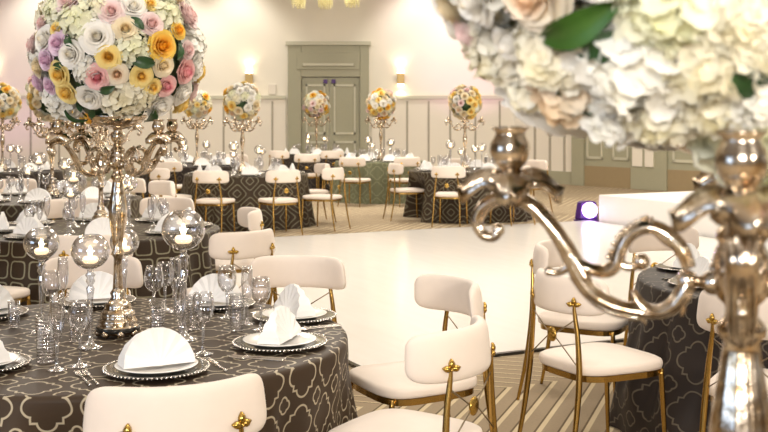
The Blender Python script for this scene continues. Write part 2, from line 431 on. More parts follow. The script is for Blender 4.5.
# dance floor
def dance():
    m, t, b = mat('white_gloss_dance_floor')
    tc = N(t, 'ShaderNodeTexCoord'); w = N(t, 'ShaderNodeTexNoise'); w.inputs['Scale'].default_value = 2.2
    mp = N(t, 'ShaderNodeMapping'); mp.inputs['Scale'].default_value = (6, .6, 1); t.links.new(tc.outputs['Object'], mp.inputs[0]); t.links.new(mp.outputs[0], w.inputs[0])
    t.links.new(mixc(t, w.outputs[0], (.80, .76, .71), (.87, .84, .80)), b.inputs['Base Color'])
    b.inputs['Roughness'].default_value = .16; b.inputs['Specular IOR Level'].default_value = .4; return m
g = NB(); box(g, 0, 0, .0, DFL, DFL, .022); df = obj('dance_floor', g, dance(), smooth=False); df.location = DF0; df.rotation_euler = (0, 0, math.atan2(ex.y, ex.x))
tag(df, 'large square glossy white dance floor laid over the striped carpet', 'dance floor')
g = NB()
for a in ((-.03, -.03, DFL+.03, 0), (-.03, DFL, DFL+.03, DFL+.03), (-.03, 0, 0, DFL), (DFL, 0, DFL+.03, DFL)): box(g, a[0], a[1], .001, a[2], a[3], .020)
obj('edge_strip', g, MT['black'], df, smooth=False)
# stage
sx = Vector((.446, -.895, 0))
g = NB(); box(g, 0, 0, 0, 5.2, 6.2, .42, .01); st = obj('stage', g, MT['stage'], smooth=False)
st.location = (3.22, 16.33, 0); st.rotation_euler = (0, 0, math.atan2(sx.y, sx.x))
# local +X = sx (towards viewer), local +Y must point right/away
tag(st, 'low white skirted stage at the right of the dance floor', 'stage')

# ------------------------------------------------------------------ chair
def sweep_pad(bm, path, h, th, seg=14, tilt=0):
    """path: list of (x,y,ang,scale) ; rounded section h (z) x th"""
    prev = None
    for (x, y, a, s) in path:
        nx, ny = math.cos(a), math.sin(a); cur = []
        for k in range(seg):
            q = 2*PI*k/seg; cs, sn = math.cos(q), math.sin(q)
            ss = lambda v, e: math.copysign(abs(v)**e, v)
            zz = ss(sn, .55)*h/2*(0.35+.65*s) if s < 1 else ss(sn, .55)*h/2
            oo = ss(cs, .75)*th/2*s
            oo += -tilt*zz
            cur.append(bm.verts.new((x+nx*oo, y+ny*oo, zz)))
        if prev: ring_faces(bm, prev, cur)
        else: bm.faces.new(cur[::-1])
        prev = cur
    bm.faces.new(prev)
def make_chair():
    t = thing('banquet_chair', '', 'chair')
    # seat
    g = NB(); prof = []
    def outline(s, z):
        vs = []
        for k in range(36):
            q = 2*PI*k/36; c, n = math.cos(q), math.sin(q)
            e = .5
            x = math.copysign(abs(c)**e, c)*.235; y = math.copysign(abs(n)**e, n)*.245
            x *= (1+.08*(y/.245))
            vs.append(g.verts.new((x*s, y*s+.045, z)))
        return vs
    rings = [outline(s, z) for s, z in ((.93, .434), (.99, .438), (1.0, .448), (1.0, .464), (.985, .474), (.94, .480), (.6, .484), (.25, .485))]
    for a, b in zip(rings, rings[1:]): ring_faces(g, a, b)
    g.faces.new(rings[0][::-1]); g.faces.new(rings[-1])
    obj('seat', g, MT['upholst'], t)
    # seat frame
    g = NB(); r1 = []
    def ol(s, z):
        vs = []
        for k in range(36):
            q = 2*PI*k/36; c, n = math.cos(q), math.sin(q)
            x = math.copysign(abs(c)**.5, c)*.222; y = math.copysign(abs(n)**.5, n)*.232; x *= (1+.08*(y/.232))
            vs.append(g.verts.new((x*s, y*s+.045, z)))
        return vs
    a, b, c2, d2 = ol(1, .405), ol(1, .432), ol(.9, .432), ol(.9, .405)
    ring_faces(g, a, b); ring_faces(g, b, c2); ring_faces(g, c2, d2); ring_faces(g, d2, a)
    obj('seat_frame', g, MT['brass'], t, smooth=False)
    # backrest
    g = NB(); R = .285; path = []; A = math.radians(60); n = 34
    for i in range(n+1):
        s = math.sin(-PI/2+PI*i/n); a = s*A; e = max(0.0, 1-abs(s)**9)**.5; e = max(e, .10)
        path.append((R*math.sin(a)*1.0, -.225-.0+R*(1-math.cos(a))*.92, -PI/2+a, e))
    sweep_pad(g, path, .168, .048, seg=22, tilt=.12)
    bmesh.ops.translate(g, verts=g.verts, vec=(0, 0, .792))
    obj('backrest', g, MT['upholst'], t)
    # legs
    for sgn in (-1, 1):
        g = NB(); tube(g, [(sgn*.195, .255, .43, .0125), (sgn*.20, .265, .22, .012), (sgn*.206, .275, 0.0, .008)], 8)
        obj('leg', g, MT['brass'], t)
        g = NB(); tube(g, [(sgn*.205, -.285, 0, .009), (sgn*.195, -.245, .2, .012), (sgn*.186, -.215, .42, .0145), (sgn*.170, -.210, .60, .012), (sgn*.156, -.214, .70, .010), (sgn*.152, -.217, .755, .007)], 8)
        obj('leg', g, MT['brass'], t)
        # leaf ornament at the back of the pad
        g = NB()
        for da in (-75, -20, 20, 75) if False else (-80, 0, 80):
            a = math.radians(da); u = Vector((math.sin(a), 0, math.cos(a))); w = Vector((math.cos(a), 0, -math.sin(a))); c = Vector((sgn*.152, -.221, .755))
            rows = []
            for i in range(6):
                q = i/5; ww = .0105*math.sin(PI*min(1, q*.9+.08))+.0005; p = c+u*(.036*q)
                yo = -.004-.008*math.sin(PI*q)
                yb = .012*abs(p.x)/.15 if False else 0
                rows.append([g.verts.new((p+w*(ww*k)+Vector((0, yo*(1-.5*abs(k))+yb, 0)))) for k in (-1, 0, 1)]+[g.verts.new((p+w*(ww*k)+Vector((0, .004, 0)))) for k in (1, 0, -1)])
            for r0, r1_ in zip(rows, rows[1:]): ring_faces(g, r0, r1_)
            g.faces.new(rows[0][::-1]); g.faces.new(rows[-1])
        ball(g, (sgn*.152, -.225, .755), .007, 8, 6)
        bmesh.ops.rotate(g, verts=g.verts, cent=(sgn*.152, -.217, .755), matrix=Matrix.Rotation(sgn*math.radians(30), 3, 'Z'))
        obj('leaf_ornament', g, MT['gold'], t)
    g = NB()
    for sgn in (-1, 1):
        tube(g, [(sgn*.157, -.214, .69, .003), (sgn*.03, -.225, .61, .003)], 6, smooth=False)
        tube(g, [(sgn*.178, -.215, .48, .003), (sgn*.03, -.225, .59, .003)], 6, smooth=False)
    obj('wire_brace', g, MT['bronze'], t)
    g = NB(); ball(g, (0, -.225, .60), .034, 14, 8, (1, .3, 1.0)); obj('medallion', g, MT['gold'], t)
    return t
CH = Proto(make_chair())
def chair(x, y, tx, ty, label, group=None):
    """x,y: centre of the backrest on the ground plan; faces (tx,ty)"""
    d = Vector((tx-x, ty-y)).normalized(); o = (x+d.x*.225, y+d.y*.225, 0)
    return CH.put(o, math.atan2(d.y, d.x)-PI/2, label, group)

# ------------------------------------------------------------------ tables and cloths
def cloth_bm(r, seed, nf=26, H=.75, hem=.11, dents=()):
    rnd = random.Random(seed); g = NB(); uvl = g.loops.layers.uv.new('UVMap'); seg = 192
    ph = [rnd.uniform(0, 6.28) for _ in range(4)]
    def fold(a): return .5*math.sin(nf*a+ph[0]+1.1*math.sin(3*a+ph[1]))+.3*math.sin((nf*.6//1)*a+ph[2])+.2*math.sin(7*a+ph[3])
    rows = []
    tops = [0, .25, .5, .75, .9, .97]
    for q in tops:
        rows.append(([(r*q*math.cos(2*PI*i/seg), r*q*math.sin(2*PI*i/seg), H) for i in range(seg)], None))
    for a in (30, 60, 90):
        b = math.radians(a); rr = r-.018+.018*math.sin(b); z = H-.018+.018*math.cos(b)
        rows.append(([(rr*math.cos(2*PI*i/seg), rr*math.sin(2*PI*i/seg), z) for i in range(seg)], z))
    for j in range(1, 15):
        q = j/14; z = (H-.018)*(1-q)+.006*q
        row = []
        for i in range(seg):
            a = 2*PI*i/seg; rr = r+hem*(.6*q+.4*q*q)+fold(a)*.048*min(1, q*1.9)
            for (da, lim) in dents:
                w = abs((a-da+PI) % (2*PI)-PI)*r
                if w < .44:
                    f = 1 if w < .29 else .5+.5*math.cos(PI*(w-.29)/.15)
                    if lim < rr: rr += (lim+fold(a)*.008-rr)*f*min(1, q*3.2)
            row.append((rr*math.cos(a), rr*math.sin(a), z))
        rows.append((row, z))
    V = [[g.verts.new(p) for p in row] if k else [g.verts.new((0, 0, H))] for k, (row, z) in enumerate(rows)]
    for k in range(len(V)-1):
        for i in range(seg):
            i2 = (i+1) % seg
            if k == 0: f = g.faces.new((V[0][0], V[1][i], V[1][i2])); idx = [(0, 0), (1, i), (1, i+1)]
            else: f = g.faces.new((V[k][i], V[k+1][i], V[k+1][i2], V[k][i2])); idx = [(k, i), (k+1, i), (k+1, i+1), (k, i+1)]
            side = rows[k][1] is not None or rows[k+1][1] is not None
            for l, (kk, ii) in zip(f.loops, idx):
                if side and kk > 5:
                    l[uvl].uv = (2*PI*ii/seg*(r+.05), rows[kk][1]*1.05)
                elif side:
                    l[uvl].uv = (2*PI*ii/seg*(r+.05), H+.02)
                else: l[uvl].uv = (l.vert.co.x, l.vert.co.y)
    return g
def table_proto():
    t = thing('round_table', '', 'table')
    g = NB(); lathe(g, [(0, .715), (.87, .715), (.875, .72), (.875, .738), (.87, .742), (0, .742)], 48); obj('tabletop', g, MT['tan'], t)
    for k in range(4):
        a = PI/4+k*PI/2; g = NB(); tube(g, [(.5*math.cos(a), .5*math.sin(a), .715, .018), (.55*math.cos(a), .55*math.sin(a), .0, .016)], 8, smooth=False); obj('leg', g, MT['plast'], t)
    return t
fx, fy = -1.05, 4.2
CHAIRS = []
ix, iy = 2.24, 5.62
CHAIRS.append((-.53, 2.92, fx, fy, 'blush chair with brass leaf ornaments, cut by the bottom edge', 'front'))
CHAIRS.append((.31, 3.76, fx, fy+.40, 'curved blush chair right of the nearest table, its back turned, front one of two', 'front'))
CHAIRS.append((.37, 4.88, fx+.1, fy, 'curved blush chair beside the nearest table, behind the front one of two', 'front'))
CHAIRS.append((-.43, 5.68, -.62, fy, 'lone blush chair beyond the nearest table, outlined against the white floor', 'front'))
CHAIRS.append((-1.50, 5.68, -1.35, fy, 'blush chair behind the fan napkin and candelabra on the far side of the nearest table', 'front'))
ax, ay = -2.15, 8.2
CHAIRS.append((-.82, 6.85, ax, ay, 'blush chair with star ornament turned away, nearest right of the second left table', 'A'))
CHAIRS.append((-.98, 8.55, ax, ay, 'blush chair pushed against the right side of the second left table', 'A'))
CHAIRS.append((-1.78, 6.60, ax, ay, 'blush chair seen from behind above the far chair of the nearest table', 'A'))
CHAIRS.append((-2.66, 6.72, ax, ay, 'blush chair at the left edge facing the second left table', 'A'))
CHAIRS.append((-2.75, 9.6, ax, ay, 'blush chair on the far side of the second left table, behind glasses', 'A'))
CHAIRS.append((-1.9, 9.75, ax, ay, 'second blush chair on the far side of the second left table, behind the candelabra', 'A'))
hx, hy = -3.44, 11.3
CHAIRS.append((-2.40, 12.2, hx, hy, 'large blush chair back at the right side of the third left table', 'H'))
CHAIRS.append((-2.95, 12.75, hx, hy, 'blush chair beyond the third left table, behind the candelabra', 'H'))
CHAIRS.append((-4.3, 12.6, hx, hy, 'blush chair at far left beyond the third left table', 'H'))
bx, by = -2.03, 16.1
CHAIRS.append((-3.22, 15.25, bx, by, 'blush chair left of the diamond patterned table, nearer of a pair', 'B'))
CHAIRS.append((-2.33, 14.42, bx, by, 'blush chair in front of the diamond patterned table, left one of two', 'B'))
CHAIRS.append((-1.30, 14.55, bx-.1, by, 'blush chair in front of the diamond patterned table, right one with a gold medallion', 'B'))
CHAIRS.append((-.63, 15.3, bx, by, 'blush chair right of the diamond patterned table, side view, closer to the dance floor', 'B'))
CHAIRS.append((-.86, 16.6, bx, by, 'blush chair right of the diamond patterned table, farther from the dance floor', 'B'))
cx, cy = 1.29, 17.1
CHAIRS.append((.90, 15.65, cx, cy, 'blush chair in front of the dark table left of the stage, medallion in its back', 'Cc'))
CHAIRS.append((.10, 16.75, cx, cy, 'blush chair left of the dark middle table, side view', 'Cc'))
CHAIRS.append((1.98, 15.75, cx, cy, 'blush chair half hidden behind the drip pan leaves of the close candelabra', 'Cc'))
CHAIRS.append((2.60, 18.0, cx, cy, 'blush chair at the right side of the dark table, against the panelled wall', 'Cc'))
CHAIRS.append((1.2, 18.6, cx, cy, 'blush chair on the far side of the dark table left of the stage', 'Cc'))
dx, dy = -.08, 20.7
CHAIRS.append((-.60, 19.2, dx, dy, 'blush chair in front of the green cloth, left one of two', 'D'))
CHAIRS.append((.45, 19.2, dx, dy, 'blush chair in front of the green clothed table, right one of two', 'D'))
CHAIRS.append((-3.5, 17.4, -3.3, 19, 'blush chair in front of the far table left of the door, upper of a pair', 'F'))
CHAIRS.append((-1.48, 20.9, -1.5, 24.2, 'blush chair standing between the diamond patterned table and the double door', 'E'))
CHAIRS.append((-2.25, 22.7, -1.5, 24.2, 'blush chair left of the farthest table', 'E'))
CHAIRS.append((-1.05, 22.7, -1.5, 24.2, 'blush chair at the near right of the farthest table', 'E'))
CHAIRS.append((-2.75, 20.6, -3.3, 19, 'blush chair on the far side of the table left of the door', 'F'))
CHAIRS.append((.77, 5.0, 2.24, 5.79, 'blush chair at the right with full seat and brass legs in view', 'I'))
CHAIRS.append((.90, 6.30, ix, iy, 'blush chair behind the full view chair at right', 'I'))
CHAIRS.append((1.79, 7.2, ix, iy, 'blush chair on the far side of the near right table, seen through the silver ring', 'I'))
CHAIRS.append((1.47, 4.38, 2.25, 5.5, 'blush chair at lower right partly behind the close candelabra stem', 'I'))

TB = Proto(table_proto())
TABLES = {}
def table(key, x, y, r, m, desc, clabel, seed, rz=0):
    tb = TB.put((x, y, 0), rz, 'round banquet table under the cloth, '+desc, scale=None)
    tb.scale = (r/.91, r/.91, 1)
    dents = []
    for (X, Y, tx, ty, lb, kk) in CHAIRS:
        if kk == key:
            d = math.hypot(X-x, Y-y); dents.append((math.atan2(Y-y, X-x)-rz, d-.55))
    c = obj('tablecloth', cloth_bm(r, seed, hem=.20 if key == 'I' else .11, dents=dents), m); c.location = (x, y, 0); c.rotation_euler = (0, 0, rz)
    tag(c, clabel, 'tablecloth'); TABLES[key] = (x, y, r, desc); return c
table('front', -1.05, 4.20, .91, MT['cloth_q'], 'nearest at left', 'taupe satin tablecloth with cream quatrefoil stitching on the nearest left table', 1, .2)
table('A', -2.15, 8.2, .91, MT['cloth_s'], 'second at left', 'dark taupe tablecloth with rounded square trellis on the second table at left', 2)
table('H', -3.44, 11.3, .91, MT['cloth_d'], 'third at left', 'dark tablecloth on the third table back at left, with amber candle globes', 3)
table('B', -2.03, 16.1, .91, MT['cloth_d'], 'by the far left corner of the dance floor', 'dark tablecloth with large diamond pattern, far side of the dance floor at left', 4, .3)
table('Cc', 1.29, 17.1, .91, MT['cloth_d'], 'beyond the middle of the dance floor', 'dark patterned tablecloth beyond the middle of the dance floor, left of the stage', 5)
table('D', -.08, 20.7, .85, MT['cloth_g'], 'with the green cloth', 'sage green tablecloth on the round table in front of the far wall', 6)
table('E', -1.5, 24.2, .91, MT['cloth_r'], 'in front of the double door', 'dark tablecloth on the farthest table, in front of the sage double door', 7)
table('F', -3.3, 19.0, .91, MT['cloth_r'], 'behind the diamond patterned table', 'dark tablecloth on the table left of the door, behind the diamond patterned one', 8)
table('G', -5.9, 16.8, .91, MT['cloth_r'], 'far back at the left edge', 'dark tablecloth on the far table at the left edge of the photo', 9)
table('I', 2.24, 5.62, .91, MT['cloth_r'], 'at the right', 'charcoal tablecloth with faint quatrefoil lines on the near right table', 10, .5)
table('J', .42, 1.22, .80, MT['cloth_q'], 'closest, below the frame', 'taupe tablecloth on the closest table carrying the big out of focus candelabra', 11)

# ------------------------------------------------------------------ candelabra
COLX = 742.0; KN = 900.0
def P(px, py, r): return ((COLX-px)/KN, .85-(py-HZ)/KN, r/KN)
def make_candelabra():
    t = thing('silver_candelabra', '', 'candelabra')
    g = NB(); fl = lambda z, a: .07*abs(math.cos(6*a)) if .36 < z < .6 or .05 < z < .13 else 0
    prof = [(0, .012), (.070, .012), (.080, .016), (.082, .028), (.078, .04), (.070, .048), (.072, .056), (.064, .066), (.060, .08), (.062, .088), (.052, .098), (.046, .112), (.048, .12), (.036, .132), (.026, .15), (.030, .165), (.020, .18)]
    lathe(g, prof, 48, fl=fl)
    for k in range(8): ball(g, (.074*math.cos(k*PI/4), .074*math.sin(k*PI/4), .0155), .0155, 10, 8)
    obj('base', g, MT['silver'], t)
    g = NB(); lathe(g, [(.079, .018), (.0845, .022), (.0845, .034), (.079, .038)], 40); obj('base_band', g, MT['black'], t)
    g = NB(); prof = [(.020, .178), (.017, .24), (.016, .30), (.024, .312), (.024, .322), (.017, .334), (.020, .36), (.022, .385), (.028, .42), (.033, .46), (.034, .49), (.030, .525), (.023, .565), (.0195, .590), (.0195, .600), (.026, .607), (.027, .615), (.024, .622), (.018, .628), (.018, .640), (.026, .648), (.031, .66), (.032, .68), (.029, .70), (.024, .708), (.028, .714), (.026, .722), (.018, .73), (.015, .745), (.022, .752), (.028, .765), (.026, .78), (.016, .79), (.020, .797), (.03, .80)]
    lathe(g, prof, 40, fl=fl)
    for k in range(10):
        a = k*PI/5; ball(g, (.029*math.cos(a), .029*math.sin(a), .68), .0065, 8, 6)
    obj('stem', g, MT['silver'], t)
    g = NB(); lathe(g, [(0, .808), (.03, .809), (.06, .816), (.085, .828), (.102, .844), (.108, .854), (.111, .852), (.108, .842), (.088, .822), (.062, .809), (.03, .800), (0, .799)][::-1], 48, fl=lambda z, a: .012*math.cos(16*a))
    obj('flower_bowl', g, MT['silver'], t)
    # one arm, drawn in its own vertical plane
    main = [P(690, 283, 8), P(684, 272, 9), P(684, 262, 8)]
    loops = [
        ([P(692, 270, 8), P(684, 251, 9), P(668, 235, 9), P(650, 230, 8.5), P(633, 239, 8), P(624, 254, 7.5), P(620, 268, 8), P(610, 277, 8), P(594, 276, 7), P(578, 268, 6), P(566, 258, 5)], 0),
        ([P(690, 252, 6), P(676, 246, 6), P(664, 237, 6), P(656, 228, 4.5), P(656, 219, 1)], .004),
        ([P(622, 268, 5), P(632, 272, 5), P(641, 270, 5), P(646, 266, 6)], 0),
        ([P(690, 284, 9), P(686, 296, 10), P(676, 309, 9), P(662, 316, 8), P(648, 313, 6.5), P(640, 304, 5.5), P(636, 296, 4)], 0),
        ([P(664, 316, 4), P(655, 318, 7), P(640, 316, 8), P(622, 313, 8.5), P(604, 306, 9), P(589, 293, 9.5), P(577, 274, 9.5), P(566, 252, 9.5), P(554, 233, 9), P(540, 217, 9), P(524, 207, 9), P(508, 203, 9.5), P(492, 206, 9), P(479, 216, 8.5), P(473, 230, 7.5), P(479, 243, 6.5), P(490, 246, 6), P(496, 240, 6), P(493, 235, 4)], 0),
        ([P(590, 288, 5), P(577, 266, 6.5), P(564, 245, 6.5), P(549, 227, 6), P(534, 213, 4)], .009),
        ([P(590, 288, 5), P(577, 266, 6.5), P(564, 245, 6.5), P(549, 227, 6), P(534, 213, 4)], -.009),
        ([P(576, 262, 5), P(570, 274, 5), P(560, 281, 4), P(550, 280, 4.5)], 0),
        ([P(648, 316, 5), P(646, 324, 3.5), P(650, 330, 1)], 0),
        ([P(684, 306, 5), P(686, 314, 3), P(684, 320, 1)], 0),
        ([P(725, 284, 9), P(712, 284, 8), P(700, 283, 6), P(690, 283, 7)], 0),
    ]
    beads = [P(x, y, 1) for x, y in cr([(640, 323), (622, 321), (603, 314), (587, 301), (575, 285)], 5)]
    beads2 = [P(x, y, 1) for x, y in cr([(650, 221), (634, 229), (621, 242), (612, 262)], 3)]
    for k in range(4):
        a = math.radians(162+90*k); ca, sa = math.cos(a), math.sin(a)
        def W(r, z, s=0): return (r*ca-s*sa, r*sa+s*ca, z)
        g = NB()
        for pts, off in loops:
            tube(g, [(*W(p[0], p[1], off), p[2]*.92) for p in pts], 10, n=4)
            if off == 0 and len(pts) > 4:
                for sd in (-1, 1):
                    tube(g, [(*W(p[0], p[1], sd*p[2]*.85), p[2]*.50) for p in pts], 7, n=4)
        ball(g, W(*P(690, 283, 1)[:2]), .0125, 12, 8); ball(g, W(*P(645, 266, 1)[:2]), .0100, 12, 8); ball(g, W(*P(496, 238, 1)[:2]), .008, 10, 7); ball(g, W(*P(715, 284, 1)[:2]), .014, 10, 7)
        ball(g, W(*P(550, 280, 1)[:2]), .0055, 8, 6)
        for b in beads: ball(g, W(b[0], b[1]), .0042, 7, 5)
        for b in beads2: ball(g, W(b[0], b[1]), .0036, 7, 5)
        arm = obj('arm', g, MT['silver'], t)
        rc = (COLX-509)/KN; cx_, cy_ = rc*ca, rc*sa
        g = NB(); lathe(g, [(0, .752), (.011, .752), (.013, .757), (.007, .762), (.011, .767), (.011, .772), (.007, .776), (.0085, .782), (.014, .788), (.0205, .797), (.0235, .807), (.0225, .817), (.018, .826), (.0175, .830), (.0225, .8345), (.0215, .8365), (.016, .832), (.014, .822), (0, .806)], 20, cx_, cy_, fl=lambda z, q: .03*math.cos(8*q) if .79 < z < .825 else 0)
        obj('candle_cup', g, MT['silver'], arm)
        # drooping acanthus leaves of the drip pan
        g = NB()
        for q in range(4):
            b = a+PI*.07+q*PI/2; u = Vector((math.cos(b), math.sin(b), 0)); w = Vector((-math.sin(b), math.cos(b), 0)); c = Vector((cx_, cy_, .770)); prev = None
            for i in range(11):
                s = i/10; wid = (.026*math.sin(PI*min(1, .15+.85*s))*(1+.22*math.sin(s*17))+.002); L = .062*s; zz = .014*math.sin(PI*min(1, s*1.1))-.011*s*s+.003
                row = []
                for k2 in range(-3, 4):
                    f = k2/3; p = c+u*(L-.004*abs(f))+w*(wid*f)+Vector((0, 0, zz-.015*abs(f)**1.6+.002*math.cos(f*9)))
                    row.append(g.verts.new(p))
                if prev:
                    for m_ in range(6): g.faces.new((prev[m_], prev[m_+1], row[m_+1], row[m_]))
                prev = row
        lathe(g, [(0, .768), (.017, .768), (.018, .771), (.006, .775), (0, .775)], 16, cx_, cy_)
        o = obj('drip_pan', g, MT['silver'], arm)
        md = o.modifiers.new('s', 'SOLIDIFY'); md.thickness = .002
    return t
CA = Proto(make_candelabra())
TT = .751
CAND = {}
def cand(key, x, y, rz, label, group=None): CAND[key] = CA.put((x, y, TT), rz, label, group)
cand('front', -1.03, 4.22, math.radians(66), 'tall silver candelabra with scrolled arms at the centre of the nearest left table')
cand('J', .395, 1.205, 0, 'large close silver candelabra whose scrolled arm fills the lower right')
cand('A', -2.13, 8.2, .4, 'silver candelabra on the second table at left, behind the nearest one')
cand('H', -3.44, 11.3, .1, 'silver candelabra on the third table back at left')
cand('B', -2.09, 16.1, .0, 'silver candelabra on the diamond patterned table beyond the dance floor')
cand('Cc', 1.27, 17.1, .2, 'silver candelabra on the dark table between the green table and the stage')
cand('D', -.06, 20.7, .0, 'silver candelabra on the table with the green cloth')
cand('E', -1.5, 24.2, .3, 'silver candelabra on the farthest table, in front of the double door')
cand('F', -3.26, 19.0, .0, 'silver candelabra on the table left of the door, behind the diamond patterned one')
cand('G', -5.88, 16.8, .0, 'silver candelabra on the far table at the left edge')

# ------------------------------------------------------------------ flowers
def rose_bm(seed, open_=1.0, nu=6, nv=6):
    rnd = random.Random(seed); g = NB()
    def petal(a0, base_r, h, w, curl, lean):
        rows = []
        for i in range(nv+1):
            v = i/nv
            row = []
            for j in range(nu+1):
                u = -1+2*j/nu
                ww = w*(.35+.65*math.sin(PI*min(1, .12+.62*v)))
                a = a0+u*ww
                top = 1-.13*abs(u)**3*v
                r = base_r*(.35+.65*v**.6)+lean*v*v+curl*max(0, v-.65)**2*6*(1+.4*abs(u))
                z = h*v*top-abs(curl)*max(0, v-.72)**2*3.2
                row.append(g.verts.new((r*math.cos(a), r*math.sin(a), z)))
            rows.append(row)
        for r0, r1 in zip(rows, rows[1:]):
            for j in range(nu): g.faces.new((r0[j], r0[j+1], r1[j+1], r1[j]))
    for (n, br, h, w, curl, lean) in ((2, .004, .061, 2.6, -.004, 0), (3, .0085, .062, 1.7, -.006, 0), (3, .0135, .061, 1.5, -.004, 0), (3, .019, .059, 1.35, .001, 0), (4, .026, .055, 1.05, .007, .002), (5, .033, .049, .9, .011, .004*open_), (5, .040, .041, .86, .014, .007*open_), (5, .046, .030, .82, .012, .012*open_)):
        o = rnd.uniform(0, 6)
        for k in range(n): petal(o+2*PI*k/n+rnd.uniform(-.15, .15), br*rnd.uniform(.93, 1.07), h*rnd.uniform(.95, 1.04), w, curl, lean)
    return g
def hyd_bm(seed, n=110, R=.085, ps=.017, sub=2):
    rnd = random.Random(seed); g = NB()
    for i in range(n):
        z = 1-(i+.5)/n*1.55; rr = math.sqrt(max(0, 1-z*z)); a = i*2.39996+rnd.uniform(-.2, .2)
        nrm = Vector((rr*math.cos(a), rr*math.sin(a), z)); c = nrm*R*rnd.uniform(.86, 1.06); c.z *= .85
        nn = (nrm+Vector((rnd.uniform(-.35, .35), rnd.uniform(-.35, .35), rnd.uniform(-.35, .35)))).normalized()
        t1 = nn.orthogonal().normalized(); t2 = nn.cross(t1); off = rnd.uniform(0, PI)
        for k in range(4):
            b = off+k*PI/2; u = t1*math.cos(b)+t2*math.sin(b); w = nn.cross(u); sz = ps*rnd.uniform(.85, 1.15); cup = rnd.uniform(-.1, .45)
            rows = []
            for p in range(sub+2):
                s = p/(sub+1); wid = sz*.62*math.sin(PI*min(1, .12+.75*s)); row = []
                for q in (-1, 0, 1):
                    row.append(g.verts.new(c+u*(sz*(s*1.05-(.10*abs(q) if s > .8 else 0)))+w*(wid*q)+nn*(cup*sz*s*s+.18*sz*abs(q)*s-.0)))
                rows.append(row)
            for r0, r1 in zip(rows, rows[1:]):
                for q in (0, 1): g.faces.new((r0[q], r0[q+1], r1[q+1], r1[q]))
    # stem cushion below the florets
    ball(g, (0, 0, -.01), R*.72, 14, 9)
    return g
def leaf_bm(L=.11, Wd=.028):
    g = NB(); rows = []
    for i in range(9):
        s = i/8; wid = Wd*math.sin(PI*min(1, s*.93+.04))**.8; row = []
        for k in (-2, -1, 0, 1, 2):
            f = k/2; row.append(g.verts.new((L*s, wid*f, .018*math.sin(PI*s)+.010*abs(f)-.02*s*s)))
        rows.append(row)
    for a, b in zip(rows, rows[1:]):
        for k in range(4): g.faces.new((a[k], a[k+1], b[k+1], b[k]))
    return g
def meshof(bm, m, name, subsurf=False):
    me = bpy.data.meshes.new(name); bm.to_mesh(me); bm.free(); me.materials.append(m)
    for p in me.polygons: p.use_smooth = True
    return me
RM = {}
for k, m in ROSE.items():
    RM[k] = [meshof(rose_bm(hash(k) % 97+s if False else len(k)*7+s, 1.0 if s else .6), m, 'rose') for s in range(2)]
HM = {k: meshof(hyd_bm(len(k)*3+1), m, 'hydrangea') for k, m in HYD.items()}
HMbig = {k: meshof(hyd_bm(len(k)*3+2, 75, .085, .031, 4), m, 'hydrangea') for k, m in HYD.items()}
LM = meshof(leaf_bm(), MT['leaf'], 'leaf'); LM2 = meshof(leaf_bm(.12, .021), MT['leaf2'], 'leaf')
def core_bm(R, sz=1.0):
    g = NB(); bmesh.ops.create_icosphere(g, subdivisions=3, radius=R); rnd = random.Random(3)
    for v in g.verts: v.co *= rnd.uniform(.90, 1.05); v.co.z *= sz
    for i in range(260):
        z = 1-2*(i+.5)/260; rr = math.sqrt(1-z*z); a = i*2.39996; n = Vector((rr*math.cos(a), rr*math.sin(a), z)); n.z *= sz
        t1 = n.orthogonal().normalized(); t1.rotate(Quaternion(n.normalized(), rnd.uniform(0, 6.28))); t2 = n.cross(t1).normalized()
        L = R*rnd.uniform(.16, .26); w = L*.26; c = n*R*.97; u = (t1+n*rnd.uniform(.3, 1.0)).normalized(); prev = None
        for k, (q, ww) in enumerate(((0, .15), (.3, .9), (.6, 1), (.85, .6), (1, .05))):
            row = [g.verts.new(c+u*(L*q)+t2*(w*ww*f)+n*(.10*L*abs(f)-.25*L*q*q)) for f in (-1, 0, 1)]
            if prev:
                for m_ in (0, 1): g.faces.new((prev[m_], prev[m_+1], row[m_+1], row[m_]))
            prev = row
    return g
def put_part(me, name, parent, nrm, R, size, spin=0, tiltv=None, sink=0):
    o = bpy.data.objects.new(name, me); C.objects.link(o); o.parent = parent
    q = Vector(nrm).normalized().to_track_quat('Z', 'Y') @ Quaternion((0, 0, 1), spin)
    o.rotation_mode = 'QUATERNION'; o.rotation_quaternion = q; o.location = Vector(nrm).normalized()*(R-sink); o.scale = (size,)*3
    return o
